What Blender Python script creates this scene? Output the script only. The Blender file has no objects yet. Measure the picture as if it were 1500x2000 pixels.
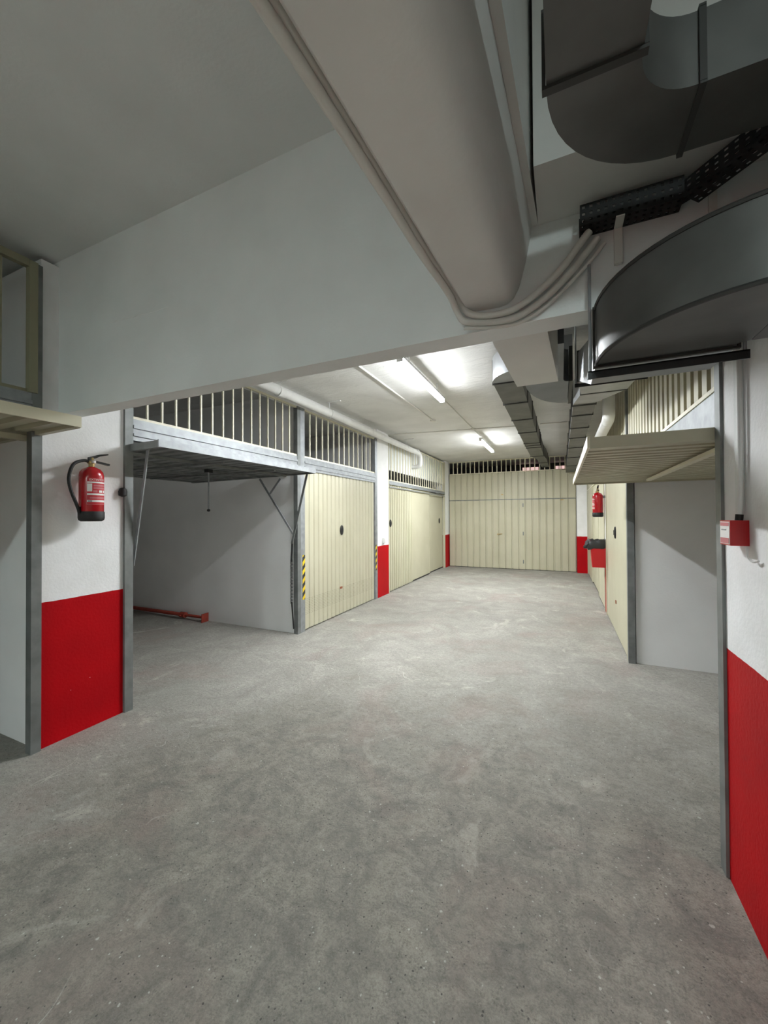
import bpy, bmesh, math, random
from mathutils import Vector, Matrix, Euler
R = math.radians
random.seed(7)
sc = bpy.context.scene
col = sc.collection

# ------------------------------------------------------------------ camera, world, exposure
cam_d = bpy.data.cameras.new('camera'); cam = bpy.data.objects.new('camera', cam_d); col.objects.link(cam)
cam_d.sensor_fit = 'VERTICAL'; cam_d.sensor_height = 36.0; cam_d.lens = 36.0*765/2000
cam_d.clip_start = 0.02
cam.matrix_world = Matrix.Translation((0, 0, 1.5)) @ Matrix.Rotation(R(24.34), 4, 'Z') @ Matrix.Rotation(R(90.62), 4, 'X') @ Matrix.Rotation(R(-0.3), 4, 'Z')
sc.camera = cam
w = bpy.data.worlds.new('world'); sc.world = w; w.use_nodes = True
w.node_tree.nodes['Background'].inputs[0].default_value = (0.75, 0.85, 1, 1)
w.node_tree.nodes['Background'].inputs[1].default_value = 0.0
sc.view_settings.view_transform = 'Standard'; sc.view_settings.look = 'None'
sc.view_settings.gamma = 1.0; sc.view_settings.use_curve_mapping = False
sc.view_settings.exposure = 0.0
sc.cycles.max_bounces = 6; sc.cycles.diffuse_bounces = 4; sc.cycles.glossy_bounces = 3
LAMP = 700.0          # brightness of the fluorescent tubes
LAMP_FILL = 590.0  # brightness of the two unseen lamps added behind the viewer
SIDE = .05            # share of the tube brightness that the opal sides give off      

# ------------------------------------------------------------------ materials
MATS = {}
def mat(name, color, rough=.6, metal=0.0, var=0.0, vscale=3.0, color2=None, bump=0.0, bscale=40.0, bdist=.01, emit=None, spec=.5):
    m = bpy.data.materials.new(name); m.use_nodes = True; MATS[name] = m
    nt = m.node_tree; n = nt.nodes; b = n['Principled BSDF']
    b.inputs['Base Color'].default_value = (*color, 1); b.inputs['Roughness'].default_value = rough
    b.inputs['Metallic'].default_value = metal; b.inputs['Specular IOR Level'].default_value = spec
    tc = n.new('ShaderNodeNewGeometry')
    if color2 or var:
        nz = n.new('ShaderNodeTexNoise'); nz.inputs['Scale'].default_value = vscale; nz.inputs['Detail'].default_value = 4
        nt.links.new(tc.outputs['Position'], nz.inputs['Vector'])
        rp = n.new('ShaderNodeMapRange'); rp.inputs[1].default_value = .35; rp.inputs[2].default_value = .65
        nt.links.new(nz.outputs['Fac'], rp.inputs[0])
        mx = n.new('ShaderNodeMix'); mx.data_type = 'RGBA'
        c2 = color2 or tuple(c*(1-var) for c in color)
        mx.inputs[6].default_value = (*color, 1); mx.inputs[7].default_value = (*c2, 1)
        nt.links.new(rp.outputs[0], mx.inputs[0]); nt.links.new(mx.outputs[2], b.inputs['Base Color'])
    if bump:
        bn = n.new('ShaderNodeTexNoise'); bn.inputs['Scale'].default_value = bscale; bn.inputs['Detail'].default_value = 4
        nt.links.new(tc.outputs['Position'], bn.inputs['Vector'])
        bp = n.new('ShaderNodeBump'); bp.inputs['Strength'].default_value = bump; bp.inputs['Distance'].default_value = bdist
        nt.links.new(bn.outputs['Fac'], bp.inputs['Height']); nt.links.new(bp.outputs['Normal'], b.inputs['Normal'])
    if emit:
        b.inputs['Emission Color'].default_value = (*emit[0], 1); b.inputs['Emission Strength'].default_value = emit[1]
    return m

def mmath(nt, op, a, b=None, c=None):
    x = nt.nodes.new('ShaderNodeMath'); x.operation = op
    for i, v in enumerate((a, b, c)):
        if v is None: continue
        if hasattr(v, 'is_linked') or hasattr(v, 'links'): nt.links.new(v, x.inputs[i])
        else: x.inputs[i].default_value = v
    return x.outputs[0]
def mmix(nt, f, a, b):
    x = nt.nodes.new('ShaderNodeMix'); x.data_type = 'RGBA'
    for i, v in ((0, f), (6, a), (7, b)):
        if isinstance(v, (tuple, float, int)): x.inputs[i].default_value = v if not isinstance(v, tuple) else (*v[:3], 1)
        else: nt.links.new(v, x.inputs[i])
    return x.outputs[2]
def mnoise(nt, vec, scale, detail=6, rough=.5, dist=0):
    x = nt.nodes.new('ShaderNodeTexNoise'); x.inputs['Scale'].default_value = scale; x.inputs['Detail'].default_value = detail
    x.inputs['Roughness'].default_value = rough; x.inputs['Distortion'].default_value = dist
    nt.links.new(vec, x.inputs['Vector']); return x.outputs['Fac']
def mrange(nt, v, a, b, c=0.0, d=1.0):
    x = nt.nodes.new('ShaderNodeMapRange'); nt.links.new(v, x.inputs[0])
    for i, q in enumerate((a, b, c, d)): x.inputs[i+1].default_value = q
    return x.outputs[0]
def mbump(nt, h, s, d, norm=None):
    x = nt.nodes.new('ShaderNodeBump'); x.inputs['Strength'].default_value = s; x.inputs['Distance'].default_value = d
    nt.links.new(h, x.inputs['Height'])
    if norm: nt.links.new(norm, x.inputs['Normal'])
    return x.outputs['Normal']
def newmat(name, rough=.6):
    m = bpy.data.materials.new(name); m.use_nodes = True; MATS[name] = m
    b = m.node_tree.nodes['Principled BSDF']; b.inputs['Roughness'].default_value = rough
    g = m.node_tree.nodes.new('ShaderNodeNewGeometry')
    return m, m.node_tree, b, g.outputs['Position']

# white plaster with a red painted dado
m, nt, b, pos = newmat('dado_plaster', .75)
sx = nt.nodes.new('ShaderNodeSeparateXYZ'); nt.links.new(pos, sx.inputs[0])
n1 = mnoise(nt, pos, 9, 3)
edge = mmath(nt, 'ADD', sx.outputs[2], mmath(nt, 'MULTIPLY', mmath(nt, 'SUBTRACT', n1, .5), .012))
isred = mmath(nt, 'LESS_THAN', edge, .948)
chip = mmath(nt, 'GREATER_THAN', mnoise(nt, pos, 24, 4, .6), .735)
low = mrange(nt, sx.outputs[2], .05, .5, 1, 0)
isred = mmath(nt, 'MULTIPLY', isred, mmath(nt, 'SUBTRACT', 1.0, mmath(nt, 'MULTIPLY', chip, mmath(nt, 'GREATER_THAN', low, .25))))
white = mmix(nt, mrange(nt, mnoise(nt, pos, 5, 6), .35, .7), (.89, .89, .89), (.82, .82, .81))
red = mmix(nt, mrange(nt, mnoise(nt, pos, 3, 5), .3, .7), (.46, .002, .006), (.38, .002, .006))
nt.links.new(mmix(nt, isred, white, red), b.inputs['Base Color'])
nt.links.new(mrange(nt, isred, 0, 1, .8, .55), b.inputs['Roughness'])
nt.links.new(mrange(nt, isred, 0, 1, .4, .12), b.inputs['Specular IOR Level'])
nt.links.new(mbump(nt, mnoise(nt, pos, 55, 5), .22, .01), b.inputs['Normal'])

mat('plaster', (.80, .82, .805), .85, color2=(.73, .75, .735), vscale=2.0, bump=.15, bscale=70, bdist=.006)
mat('partition_plaster', (.86, .86, .85), .9, color2=(.80, .80, .79), vscale=1.6, bump=.15, bscale=60, bdist=.006)
mat('beam_plaster', (.76, .75, .715), .85, color2=(.69, .68, .65), vscale=2.5, bump=.12, bscale=60, bdist=.006)

# trowelled ceiling of the aisle
m, nt, b, pos = newmat('rough_ceiling', .8)
mp = nt.nodes.new('ShaderNodeMapping'); mp.inputs['Rotation'].default_value = (0, 0, .6); mp.inputs['Scale'].default_value = (1, 3.2, 1)
nt.links.new(pos, mp.inputs[0])
nt.links.new(mmix(nt, mrange(nt, mnoise(nt, pos, 2.2, 7), .35, .65), (.76, .755, .73), (.68, .675, .65)), b.inputs['Base Color'])
h = mmath(nt, 'ADD', mmath(nt, 'MULTIPLY', mnoise(nt, mp.outputs[0], 3.0, 5, .55, 1.2), 1.0), mmath(nt, 'MULTIPLY', mnoise(nt, pos, 40, 6), .15))
nt.links.new(mbump(nt, h, .5, .035), b.inputs['Normal'])

# worn concrete floor
m, nt, b, pos = newmat('concrete_floor', .8)
big = mrange(nt, mnoise(nt, pos, .45, 5, .55, .4), .35, .65)
mid = mrange(nt, mnoise(nt, pos, 2.6, 9, .68, .8), .34, .66)
fine = mrange(nt, mnoise(nt, pos, 34, 5, .75), .36, .64)
grit = mrange(nt, mnoise(nt, pos, 130, 2, .7), .4, .62)
c = mmix(nt, big, (.50, .475, .425), (.36, .342, .305))
c = mmix(nt, mmath(nt, 'MULTIPLY', mid, .6), c, (.245, .233, .205))
pink = mrange(nt, mnoise(nt, pos, 1.3, 5, .6, .8), .52, .70)
c = mmix(nt, mmath(nt, 'MULTIPLY', pink, .55), c, (.34, .245, .215))
c = mmix(nt, mmath(nt, 'MULTIPLY', fine, .5), c, (.155, .147, .128))
c = mmix(nt, mmath(nt, 'MULTIPLY', grit, .28), c, (.12, .115, .10))
pale = mrange(nt, mnoise(nt, pos, 1.7, 9, .72, 1.2), .585, .68)
c = mmix(nt, mmath(nt, 'MULTIPLY', pale, .5), c, (.56, .53, .47))
# the cement skin is worn off in the middle of the entrance bay: darker exposed aggregate with a ragged edge
sp_ = nt.nodes.new('ShaderNodeSeparateXYZ'); nt.links.new(pos, sp_.inputs[0])
wob = mmath(nt, 'MULTIPLY', mmath(nt, 'SUBTRACT', mnoise(nt, pos, 1.1, 9, .68, .5), .5), 4.5)
wy = mrange(nt, mmath(nt, 'ADD', sp_.outputs[1], wob), 2.2, 3.9, 1, 0)
wx = mrange(nt, mmath(nt, 'ADD', mmath(nt, 'SUBTRACT', sp_.outputs[0], mmath(nt, 'MULTIPLY', sp_.outputs[1], .18)), mmath(nt, 'MULTIPLY', wob, .5)), -2.9, -2.3, 0, 1)
worn = mmath(nt, 'MULTIPLY', wy, wx)
blot = mrange(nt, mnoise(nt, pos, 7.0, 9, .72, .9), .36, .64)
agg = mmix(nt, blot, (.315, .285, .235), (.105, .097, .08))
agg = mmix(nt, mmath(nt, 'MULTIPLY', mmath(nt, 'MULTIPLY', fine, grit), .85), agg, (.05, .047, .04))
spk = mrange(nt, mnoise(nt, pos, 75, 3, .8), .60, .68)
agg = mmix(nt, mmath(nt, 'MULTIPLY', spk, .5), agg, (.36, .335, .29))
agg = mmix(nt, mmath(nt, 'MULTIPLY', mid, .3), agg, (.29, .27, .23))
agg = mmix(nt, mmath(nt, 'MULTIPLY', pink, .35), agg, (.25, .175, .15))
c = mmix(nt, mmath(nt, 'MULTIPLY', worn, .78), c, agg)
c = mmix(nt, mmath(nt, 'MULTIPLY', pale, .22), c, (.50, .46, .40))
# dark pits, pale chips
def specks(scale, thr, seed):
    v = nt.nodes.new('ShaderNodeTexVoronoi'); v.inputs['Scale'].default_value = scale
    mpp = nt.nodes.new('ShaderNodeMapping'); mpp.inputs['Location'].default_value = (seed, seed*.7, 0); nt.links.new(pos, mpp.inputs[0])
    nt.links.new(mpp.outputs[0], v.inputs['Vector'])
    sel = nt.nodes.new('ShaderNodeSeparateColor'); nt.links.new(v.outputs['Color'], sel.inputs[0])
    return v.outputs['Distance'], sel.outputs[0]
d1, s1 = specks(48, 0, 3.1)
pit = mmath(nt, 'MULTIPLY', mmath(nt, 'LESS_THAN', mmath(nt, 'ADD', d1, mmath(nt, 'MULTIPLY', mnoise(nt, pos, 120, 3), .3)), .3), mmath(nt, 'GREATER_THAN', s1, .72))
c = mmix(nt, mmath(nt, 'MULTIPLY', pit, .8), c, (.045, .043, .038))
for sc_, thr_, rad_, sd_ in ((34, .975, .16, 8.4), (70, .97, .22, 2.7), (16, .985, .12, 5.2)):
    d2, s2 = specks(sc_, 0, sd_)
    ragged = mmath(nt, 'ADD', d2, mmath(nt, 'MULTIPLY', mmath(nt, 'SUBTRACT', mnoise(nt, pos, sc_*3.2, 4, .7), .5), .55))
    chipp = mmath(nt, 'MULTIPLY', mmath(nt, 'LESS_THAN', ragged, rad_), mmath(nt, 'GREATER_THAN', s2, thr_))
    c = mmix(nt, mmath(nt, 'MULTIPLY', chipp, .65), c, (.55, .53, .48))
ln = mnoise(nt, pos, .75, 4, .5, .3)
line = mmath(nt, 'LESS_THAN', mmath(nt, 'ABSOLUTE', mmath(nt, 'SUBTRACT', ln, .565)), .0012); line = mmath(nt, 'MULTIPLY', line, mrange(nt, mnoise(nt, pos, 1.1, 3), .55, .62))
c = mmix(nt, mmath(nt, 'MULTIPLY', line, .45), c, (.55, .52, .47))
nt.links.new(c, b.inputs['Base Color'])
nt.links.new(mrange(nt, mid, 0, 1, .62, .85), b.inputs['Roughness'])
hh = mmath(nt, 'SUBTRACT', mmath(nt, 'ADD', mnoise(nt, pos, 60, 5, .7), mmath(nt, 'MULTIPLY', mid, .8)), mmath(nt, 'MULTIPLY', pit, .6))
nt.links.new(mbump(nt, hh, .9, .012), b.inputs['Normal'])

mat('cream_paint', (.52, .495, .365), .45, color2=(.47, .445, .32), vscale=1.8, bump=.04, bscale=25, bdist=.004)
# cream paint with punched vent rows low on the leaf
m, nt, b, pos = newmat('cream_vented', .42)
sx = nt.nodes.new('ShaderNodeSeparateXYZ'); nt.links.new(pos, sx.inputs[0])
cr = mmix(nt, mrange(nt, mnoise(nt, pos, 1.8, 6), .35, .65), (.515, .49, .365), (.465, .44, .32))
fz = mmath(nt, 'ABSOLUTE', mmath(nt, 'SUBTRACT', mmath(nt, 'FRACT', mmath(nt, 'DIVIDE', sx.outputs[2], .022)), .5))
fy = mmath(nt, 'ABSOLUTE', mmath(nt, 'SUBTRACT', mmath(nt, 'FRACT', mmath(nt, 'DIVIDE', sx.outputs[1], .03)), .5))
hole = mmath(nt, 'MULTIPLY', mmath(nt, 'LESS_THAN', fz, .16), mmath(nt, 'LESS_THAN', fy, .3))
hole = mmath(nt, 'MULTIPLY', hole, mmath(nt, 'MULTIPLY', mmath(nt, 'GREATER_THAN', sx.outputs[2], .20), mmath(nt, 'LESS_THAN', sx.outputs[2], .42)))
nt.links.new(mmix(nt, mmath(nt, 'MULTIPLY', hole, .7), cr, (.2, .18, .12)), b.inputs['Base Color'])
mat('cream_bar', (.72, .68, .52), .4)
mat('galvanised', (.36, .375, .385), .55, .6, color2=(.28, .295, .305), vscale=14, bump=.05, bscale=30)
mat('galvanised_dull', (.24, .25, .245), .55, .45, color2=(.17, .18, .175), vscale=8)
mat('duct_steel', (.135, .135, .128), .48, .5, color2=(.095, .095, .09), vscale=5, bump=.04, bscale=6, bdist=.02)
mat('duct_bright', (.33, .34, .35), .4, .7, color2=(.26, .27, .28), vscale=5, bump=.05, bscale=8, bdist=.02)  # lit copy of the duct steel, lamplight put into its colour
mat('duct_blue', (.16, .17, .19), .45, .5, color2=(.13, .14, .155), vscale=5)
mat('seam_dark', (.045, .045, .042), .6, .3)
mat('black_steel', (.02, .02, .02), .45, .3)
mat('black_rubber', (.012, .012, .012), .6)
mat('extinguisher_red', (.42, .006, .012), .22, spec=.6)
mat('label_white', (.82, .80, .78), .5)
mat('label_pale', (.55, .16, .18), .5)
mat('brass', (.45, .33, .15), .35, .8)
mat('pvc_white', (.78, .78, .76), .45, color2=(.70, .70, .68), vscale=5)
mat('conduit_cream', (.68, .67, .62), .55)
mat('red_plastic', (.46, .008, .012), .35)
mat('red_primer', (.36, .05, .03), .6, color2=(.25, .035, .02), vscale=12)
mat('rust', (.25, .07, .03), .8)
mat('bag_black', (.02, .019, .019), .4, bump=.3, bscale=30, bdist=.01)
mat('window_glow', (.8, .6, .55), .4, emit=((1.0, .66, .62), .85))
mat('lamp_body', (.8, .8, .8), .4)
mat('tube_light', (1, 1, 1), .4, emit=((.93, .97, 1.0), LAMP))
mat('tube_side', (1, 1, 1), .4, emit=((.95, .98, 1.0), LAMP*SIDE))
mat('tube_side_near', (1, 1, 1), .4, emit=((.84, 1.0, 1.0), LAMP_FILL*SIDE))
mat('tube_light_near', (1, 1, 1), .4, emit=((.84, 1.0, 1.0), LAMP_FILL))
mat('dark_room', (.07, .07, .065), .9)  # darkness of the unlit end room put into its wall colour
mat('khaki_paint', (.27, .255, .165), .5)  # cream of the first transom frame, darkened to carry its shade
mat('print_red', (.5, .02, .03), .5)
mat('print_grey', (.3, .3, .31), .5)
# hazard tape: diagonal yellow and black bands
m, nt, b, pos = newmat('hazard_tape', .5)
sx = nt.nodes.new('ShaderNodeSeparateXYZ'); nt.links.new(pos, sx.inputs[0])
st = mmath(nt, 'FRACT', mmath(nt, 'DIVIDE', mmath(nt, 'SUBTRACT', sx.outputs[2], mmath(nt, 'MULTIPLY', mmath(nt, 'ADD', sx.outputs[1], sx.outputs[0]), .9)), .115))
nt.links.new(mmix(nt, mmath(nt, 'LESS_THAN', st, .5), (.75, .53, .02), (.02, .02, .02)), b.inputs['Base Color'])

# ------------------------------------------------------------------ building helpers
WLOC = {}
class MB:
    def __init__(s): s.v = []; s.f = []; s.smooth = []
    def add(s, vs, fs, smooth=False):
        o = len(s.v); s.v += [tuple(p) for p in vs]; s.f += [tuple(i+o for i in f) for f in fs]; s.smooth += [smooth]*len(fs); return s
    def box(s, x0, x1, y0, y1, z0, z1):
        x0, x1 = sorted((x0, x1)); y0, y1 = sorted((y0, y1)); z0, z1 = sorted((z0, z1))
        return s.loft([[(x0, y0, z0), (x1, y0, z0), (x1, y1, z0), (x0, y1, z0)], [(x0, y0, z1), (x1, y0, z1), (x1, y1, z1), (x0, y1, z1)]])
    def loft(s, rings, smooth=False, cap=True):
        n = len(rings[0]); vs = [p for r in rings for p in r]; fs = []
        for k in range(len(rings)-1):
            for i in range(n):
                j = (i+1) % n; fs.append((k*n+i, k*n+j, (k+1)*n+j, (k+1)*n+i))
        s.add(vs, fs, smooth)
        if cap:
            o = len(s.v)-len(vs); s.f += [tuple(o+i for i in reversed(range(n))), tuple(o+(len(rings)-1)*n+i for i in range(n))]; s.smooth += [False, False]
        return s
    def bar(s, p, q, w, h, up=(0, 0, 1)):
        p = Vector(p); q = Vector(q); t = (q-p).normalized(); u = t.cross(Vector(up))
        if u.length < 1e-4: u = t.cross(Vector((1, 0, 0)))
        u.normalize(); v = u.cross(t)
        return s.loft([[c+u*a*w/2+v*b_*h/2 for a, b_ in ((-1, -1), (1, -1), (1, 1), (-1, 1))] for c in (p, q)])
    def tube(s, pts, r, n=10, cap=True):
        P = [Vector(p) for p in pts]; rings = []; u = None
        for i, p in enumerate(P):
            t = (P[min(i+1, len(P)-1)]-P[max(i-1, 0)]).normalized()
            if u is None:
                u = t.cross(Vector((0, 0, 1)));  u = u if u.length > .05 else t.cross(Vector((1, 0, 0)))
            u = (u-t*u.dot(t)).normalized(); v = t.cross(u)
            rr = r[i] if isinstance(r, (list, tuple)) else r
            rings.append([p+(u*math.cos(2*math.pi*k/n)+v*math.sin(2*math.pi*k/n))*rr for k in range(n)])
        return s.loft(rings, True, cap)
    def lathe(s, c, prof, n=28):
        return s.loft([[(c[0]+r*math.cos(2*math.pi*k/n), c[1]+r*math.sin(2*math.pi*k/n), c[2]+z) for k in range(n)] for r, z in prof], True)
    def build(s, name, m, parent=None, center=True):
        c = Vector(((min(p[0] for p in s.v)+max(p[0] for p in s.v))/2, (min(p[1] for p in s.v)+max(p[1] for p in s.v))/2, min(p[2] for p in s.v)))
        me = bpy.data.meshes.new(name); me.from_pydata([Vector(p)-c for p in s.v], [], s.f); me.update()
        bm = bmesh.new(); bm.from_mesh(me); bmesh.ops.recalc_face_normals(bm, faces=bm.faces); bm.to_mesh(me); bm.free()
        me.polygons.foreach_set('use_smooth', s.smooth if len(s.smooth) == len(me.polygons) else [False]*len(me.polygons))
        me.materials.append(MATS[m] if isinstance(m, str) else m)
        if any(s.smooth): me.set_sharp_from_angle(angle=R(40))
        return place(name, me, c, parent)
def place(name, data, loc, parent=None, rot=None):
    o = bpy.data.objects.new(name, data); col.objects.link(o); loc = Vector(loc)
    if parent is not None: o.parent = parent; o.location = loc-WLOC[parent.name]
    else: o.location = loc
    if rot is not None: o.rotation_euler = rot
    WLOC[o.name] = loc
    return o
def tag(o, label=None, cat=None, group=None, kind=None):
    if label: o['label'] = label
    if cat: o['category'] = cat
    if group: o['group'] = group
    if kind: o['kind'] = kind
    return o
def thing(name, label, cat, loc, group=None):
    return tag(place(name, None, loc), label, cat, group)
def bez(pts, n=8):
    # Catmull-Rom through points
    P = [Vector(p) for p in pts]; P = [P[0]*2-P[1]]+P+[P[-1]*2-P[-2]]; out = []
    for i in range(1, len(P)-2):
        for k in range(n):
            t = k/n; a, b_, c_, d = P[i-1], P[i], P[i+1], P[i+2]
            out.append(.5*((2*b_)+(c_-a)*t+(2*a-5*b_+4*c_-d)*t*t+(3*b_-a-3*c_+d)*t**3))
    out.append(P[-2]); return out
def slat_mesh(wd, L, depth, m, lip=.07, th=.003):
    """one pressed sheet strip: u across (x), length along z, ribs towards -y"""
    pr = [(0, 0), (lip*wd, 0), (lip*1.9*wd, -depth), (wd-lip*1.9*wd, -depth), (wd-lip*wd, 0), (wd, 0)]
    ring = [(u-wd/2, n) for u, n in pr]+[(u-wd/2, n+th) for u, n in reversed(pr)]
    mb = MB(); mb.loft([[(u, n, 0) for u, n in ring], [(u, n, L) for u, n in ring]])
    me = bpy.data.meshes.new('slat'); me.from_pydata(mb.v, [], mb.f); me.materials.append(MATS[m])
    bm = bmesh.new(); bm.from_mesh(me); bmesh.ops.recalc_face_normals(bm, faces=bm.faces); bm.to_mesh(me); bm.free()
    return me
def struct(name, mb, m, label=None, cat=None):
    return tag(mb.build(name, m), label, cat, None, 'structure')

XL, XR, YB = -3.09, .62, 11.5       # faces of the aisle
ZF, ZC = 3.24, 3.10                 # ceiling heights before and behind the cross beam

# ------------------------------------------------------------------ the shell
struct('floor', MB().box(-8.3, 5.9, -6.2, 13.3, -.15, 0), 'concrete_floor', 'worn grey concrete floor with pale chips and stains', 'floor')
struct('ceiling', MB().box(-8.3, 5.9, -6.2, 1.56, ZF, ZF+.15), 'plaster', 'smooth grey ceiling in front of the deep beam', 'ceiling')
struct('ceiling', MB().box(-8.3, 5.9, 1.56, 13.3, ZC, ZC+.15), 'rough_ceiling', 'rough trowelled ceiling over the lit garage aisle', 'ceiling')
struct('wall_left', MB().box(-8.3, -8.1, -6.2, 13.3, 0, 3.3), 'partition_plaster')
struct('wall_right', MB().box(5.7, 5.9, -6.2, 13.3, 0, 3.3), 'partition_plaster')
struct('wall_front', MB().box(-8.3, 5.9, -6.4, -6.2, 0, 3.3), 'dado_plaster')
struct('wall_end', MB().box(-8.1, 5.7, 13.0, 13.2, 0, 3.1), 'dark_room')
# partitions between the garages
def partition(n, x0, x1, y0, y1, z1=3.1): struct(n, MB().box(x0, x1, y0, y1, 0, z1), 'partition_plaster')
partition('wall_partition', -8.1, XL-.06, 1.398, 1.931, 3.2)
partition('wall_partition', -8.1, XL-.06, 4.13, 4.25)
partition('wall_partition', -8.1, XL-.06, 6.56, 6.96)
partition('wall_partition', -8.1, XL-.06, 11.5, 11.66)
partition('wall_partition', -8.1, XL-.06, -1.5, -1.15, 3.24)
partition('wall_partition', XR+.06, 5.7, 4.67, 4.79)
partition('wall_partition', XR+.06, 5.7, 6.80, 6.97)
partition('wall_partition', XR+.06, 5.7, 11.5, 11.66)
struct('wall_aisle_left', MB().box(XL-.3, XL, -6.2, -1.12, 0, ZF), 'dado_plaster')
wr = MB().box(XR, XR+.25, .35, 2.07, 0, ZC+.08); struct('wall_aisle_right', wr, 'dado_plaster', 'white wall with red dado beside the alarm box', 'wall')
partition('wall_partition', XR+.25, 5.7, 1.9, 2.07)
# strip of plaster between transoms and ceiling
struct('wall_strip', MB().box(XL-.12, XL-.02, 2.0, 6.5, 2.93, ZC), 'partition_plaster')
# painted pillars
def pillar(x0, x1, y0, y1, label, z1=ZC):
    return struct('pillar', MB().box(x0, x1, y0, y1, 0, z1), 'dado_plaster', label, 'pillar')
pillar(XL-.06, XL, 1.40, 1.93, 'white pillar with red lower half behind the large fire extinguisher', 3.2)
pillar(XL-.25, XL+.02, 6.49, 7.0, 'white and red pillar between two closed cream garage doors')
pillar(XL-.25, XL+.02, 11.09, YB+.15, 'white and red pillar left of the wide end door')
pillar(.37, .66, 11.36, 11.66, 'white and red pillar right of the wide end door')
pillar(XR, XR+.25, 6.78, 7.0, 'narrow white and red pillar behind the red bin')

# beams
bx = MB(); bx.box(-8.1, XR, 1.5, 1.61, 2.2, ZF)
struct('ceiling_beam', bx, 'plaster', 'deep white beam spanning the garage aisle', 'beam')
# long beam: tapering section, runs under the ceiling from behind the viewer to the cross beam
def lb(y):
    t = y-1.5
    return [(-.315+.06*t, y, 2.28), (-.205+.05*t, y, 2.274), (-.172+.047*t, y, 2.280), (-.150+.045*t, y, 2.297), (-.132+.046*t, y, 2.33), (-.108+.05*t, y, 2.42), (-.086+.055*t, y, 2.54), (-.066+.05*t, y, 2.541), (-.066+.05*t, y, ZF), (-.33+.06*t, y, ZF), (-.33+.06*t, y, 2.30)]
mb = MB(); mb.loft([lb(-6.2), lb(-1.0), lb(1.498)], True)
lbo = struct('ceiling_beam', mb, 'beam_plaster', 'grey longitudinal beam running overhead into the deep cross beam', 'beam')
lbo.data.set_sharp_from_angle(angle=R(40))
struct('ceiling_beam', MB().box(-.066, XR, 1.24, 1.499, 2.54, ZF), 'beam_plaster', 'upper plaster beam above the perforated cable tray', 'beam')
mb = MB(); mb.loft([[(-.285, 1.612, 2.28), (-.055, 1.612, 2.28), (-.055, 1.612, ZC), (-.285, 1.612, ZC)], [(-.236, 2.49, 2.28), (-.009, 2.49, 2.28), (-.009, 2.49, ZC), (-.236, 2.49, ZC)]])
struct('ceiling_beam', mb, 'beam_plaster', 'short pale beam stub hanging behind the deep cross beam', 'beam')
# hairline crack on the deep beam
mb = MB(); pts = [(-2.53+.53*k/14, 1.4995, 2.707-.025*k/14+random.uniform(-.004, .004)) for k in range(15)]
mb.tube(pts, .0016, 4)
crk = mb.build('crack', 'partition_plaster', bpy.data.objects['ceiling_beam'])

# ------------------------------------------------------------------ garage fronts (posts, lintels, transom bars)
def front(label, xf, s, y0, y1, zl, zt, pitch=.135, post_w=.07, m_post='galvanised_dull', lint=True, lint_h=.17, bar_w=.014, mbar='cream_bar', posts=(1, 1), toprail=True):
    """s: +1 when the aisle lies at larger x"""
    t = thing('garage_front', label, 'garage front', (xf, (y0+y1)/2, 0))
    xa, xb = xf-.05*s, xf+.012*s
    if posts[0]: MB().box(xa, xb, y0, y0+post_w, 0, zt).build('post', m_post, t)
    if posts[1]: MB().box(xa, xb, y1-post_w, y1, 0, zt).build('post', m_post, t)
    a, b_ = y0+post_w*posts[0], y1-post_w*posts[1]
    if lint:
        l = MB().box(xa, xb-.004*s, a, b_, zl-lint_h, zl).build('lintel', 'galvanised', t)
        MB().box(xb-.004*s, xb+.006*s, a, b_, zl-.075, zl-.05).build('ridge', 'galvanised', l)
        MB().box(xb-.004*s, xb+.006*s, a, b_, zl-.135, zl-.115).build('ridge', 'galvanised', l)
    MB().box(xf-.03*s, xf, a, b_, zl, zl+.022).build('rail', mbar, t)
    if toprail: MB().box(xf-.03*s, xf, a, b_, zt-.022, zt).build('rail', mbar, t)
    n = max(1, round((b_-a)/pitch)); me = None
    for k in range(1, n):
        y = a+(b_-a)*k/n
        if me is None:
            o = MB().box(xf-.022*s, xf-.022*s+bar_w*s, y-bar_w/2, y+bar_w/2, zl+.022, zt-(.022 if toprail else 0)).build('bar', mbar, t); me = o.data; z = zl+.022; xc = xf-.022*s+bar_w*s/2
        else: place('bar', me, (xc, y, z), t)
    return t
front('khaki framed open garage front beside the large extinguisher pillar', XL+.01, 1, -1.12, 1.40, 2.30, 3.14, .15, .055, mbar='khaki_paint', bar_w=.016)
MB().box(XL-.01, XL+.035, 1.325, 1.37, 2.30, 3.14).build('stile', 'khaki_paint', bpy.data.objects['garage_front'])
MB().box(XL-.01, XL+.03, -1.05, 1.325, 3.10, 3.145).build('top_rail', 'khaki_paint', bpy.data.objects['garage_front'])
f2 = front('galvanised garage frame with cream transom bars above the red prop', XL+.01, 1, 1.93, 4.17, 2.28, 2.92, .135, .065)
f3 = front('garage frame with cream transom bars over the hazard taped door', XL+.01, 1, 4.17, 6.49, 2.28, 2.92, .155, .09, 'galvanised')
for o in f2.children: pass
f4 = front('pale transom with close bars over the triple leaf side door', XL+.01, 1, 7.0, 11.09, 2.20, 3.05, .16, .03, 'cream_paint', True, .05, .018)
MB().box(XL-.045, XL-.035, 7.04, 11.06, 2.42, 3.05).build('backing_sheet', 'plaster', f4)

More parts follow.
